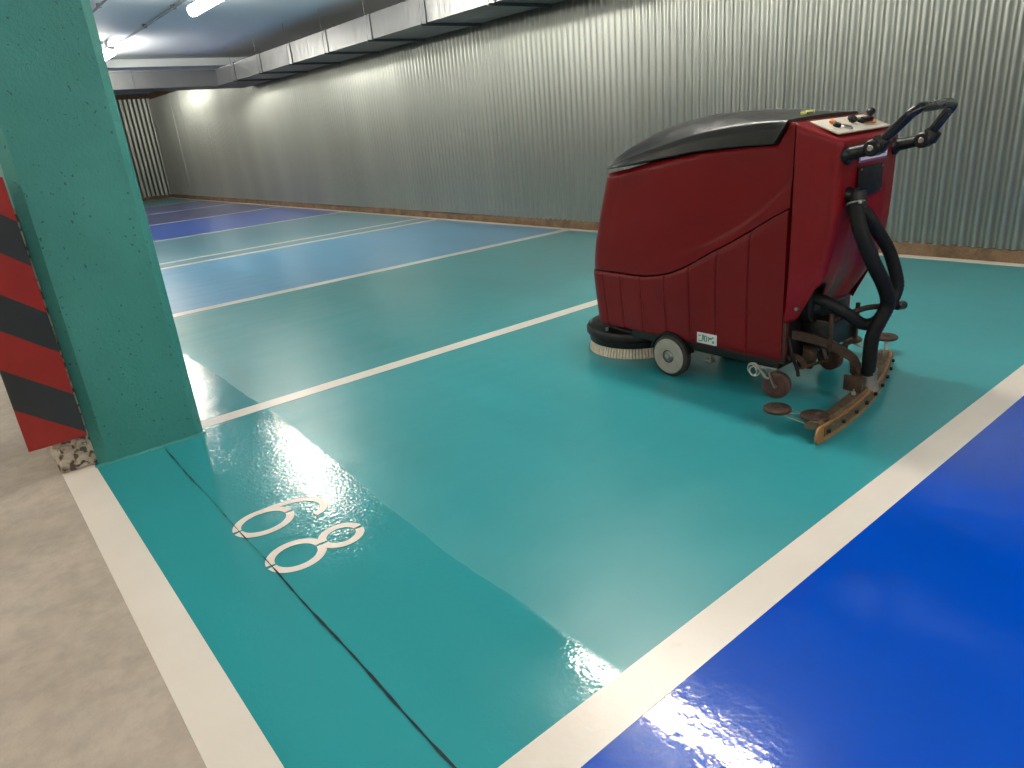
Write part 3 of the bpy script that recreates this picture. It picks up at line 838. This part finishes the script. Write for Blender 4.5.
# squeegee: bowed casting with blade, bolts, nozzle and bumper rollers
A_, B_ = Vector((2.178, 1.098, 0)), Vector((3.096, 1.262, 0))
ax = (B_-A_).normalized(); nr = Vector((ax.y, -ax.x, 0))           # nr points to the rear
def sq(t, off=0, z=0):
    return A_.lerp(B_, t)+nr*(off+.050*(1-(2*t-1)**2))+Vector((0, 0, z))
def strip(bm, t0, t1, prof, n=40):
    prev = None
    for i in range(n+1):
        t = t0+(t1-t0)*i/n; q = [bm.verts.new(sq(t, o, z)) for o, z in prof]
        if prev:
            for k in range(len(prof)): bm.faces.new((prev[k], prev[(k+1) % len(prof)], q[(k+1) % len(prof)], q[k]))
        else: bm.faces.new(q)
        prev = q
    bm.faces.new(prev)
bm = B(); strip(bm, .015, .985, [(-.058, .045), (-.058, .062), (-.046, .072), (-.012, .074), (-.006, .066), (-.006, .026), (-.014, .026), (-.016, .045)])
sqg = part(bm, 'squeegee', M['squeegee'])
bm = B(); strip(bm, 0, 1, [(-.005, .002), (.003, .002), (.003, .064), (-.005, .064)])
for t in (0, 1): cyl(bm, sq(t, -.005, .033), sq(t, .003, .033), .031, 20)
part(bm, 'blade', M['blade'], sqg)
bm = B(); strip(bm, .03, .97, [(.003, .020), (.007, .022), (.007, .056), (.003, .058)]); part(bm, 'clamp_strip', M['squeegee'], sqg)
for k in range(9):
    t = .05+.9*k/8; bm = B(); cyl(bm, sq(t, .005, .038), sq(t, .018, .038), .0075, 10, bev=.002); part(bm, 'bolt', M['black'], sqg)
bm = B(); lathe(bm, (2.645, 1.152, .055), (-.06, -.03, 1), [(0, .042), (.02, .036), (.04, .030), (.085, .029), (.088, .026)], 24); part(bm, 'hose_nozzle', M['steel'], sqg)
def roller(x, y, z):
    bm = B(); lathe(bm, (x, y, z), (0, 0, 1), [(0, .03), (.002, .046), (.006, .050), (.014, .050), (.018, .045), (.019, .016), (.024, .014), (.025, .006)], 32); part(bm, 'bumper_roller', M['rust'], sqg)
for x, y in ((2.222, 1.285), (2.245, 1.150), (3.245, 1.352), (3.130, 1.462)): roller(x, y, .062 if x < 2.5 else .066)
for a, b in (((2.222, 1.285, .058), (2.33, 1.14, .060)), ((2.235, 1.28, .052), (2.205, 1.12, .050)), ((3.245, 1.352, .062), (3.07, 1.27, .060)), ((3.13, 1.462, .060), (3.055, 1.29, .058)), ((3.13, 1.462, .060), (3.24, 1.36, .06))):
    bm = B(); bar(bm, [a, b], .012, .005); part(bm, 'roller_arm', M['zinc'], sqg)
# bracket and knobs joining the lift arm to the casting
bm = B()
for t in (.40, .50):
    a = sq(t, -.035, .07); box(bm, a+Vector((-.006, -.02, 0)), a+Vector((.006, .05, .062)), .003)
a = sq(.45, -.03, .115); obox(bm, a+Vector((0, .02, 0)), (.11, .016, .016), (0, 0, .17), .003)
part(bm, 'pivot_bracket', M['rust'], sqg)
for t in (.36, .44, .56, .64, .9):
    a = sq(t, -.032, .070); bm = B(); cyl(bm, a, a+Vector((0, 0, .014)), .009, 6); cyl(bm, a+Vector((0, 0, .012)), a+Vector((0, 0, .026)), .004, 8); part(bm, 'stud', M['steel'], sqg)

# ------------------------------------------------------------------ world and camera
w = bpy.data.worlds.new('World'); bpy.context.scene.world = w; w.use_nodes = True
w.node_tree.nodes['Background'].inputs[0].default_value = (.05, .05, .055, 1)
w.node_tree.nodes['Background'].inputs[1].default_value = .2
cam = bpy.data.objects.new('camera', bpy.data.cameras.new('camera')); C.objects.link(cam)
yaw, pit, rl = math.radians(52.36765689), math.radians(20.4256671), math.radians(-5.23758003)
fw = Vector((math.cos(pit)*math.cos(yaw), math.cos(pit)*math.sin(yaw), -math.sin(pit)))
r = fw.cross(Vector((0, 0, 1))).normalized(); u = r.cross(fw)
r2 = math.cos(rl)*r+math.sin(rl)*u; u2 = -math.sin(rl)*r+math.cos(rl)*u
m = Matrix((r2, u2, -fw)).transposed().to_4x4(); m.translation = (0, 0, 1.15)
cam.matrix_world = m
cam.data.sensor_width = 36; cam.data.lens = 698.877*36/1024; cam.data.clip_start = .02
sc = bpy.context.scene; sc.camera = cam
sc.view_settings.view_transform = 'Standard'; sc.view_settings.look = 'None'
sc.view_settings.gamma = 1; sc.view_settings.use_curve_mapping = False
sc.view_settings.exposure = 1.0
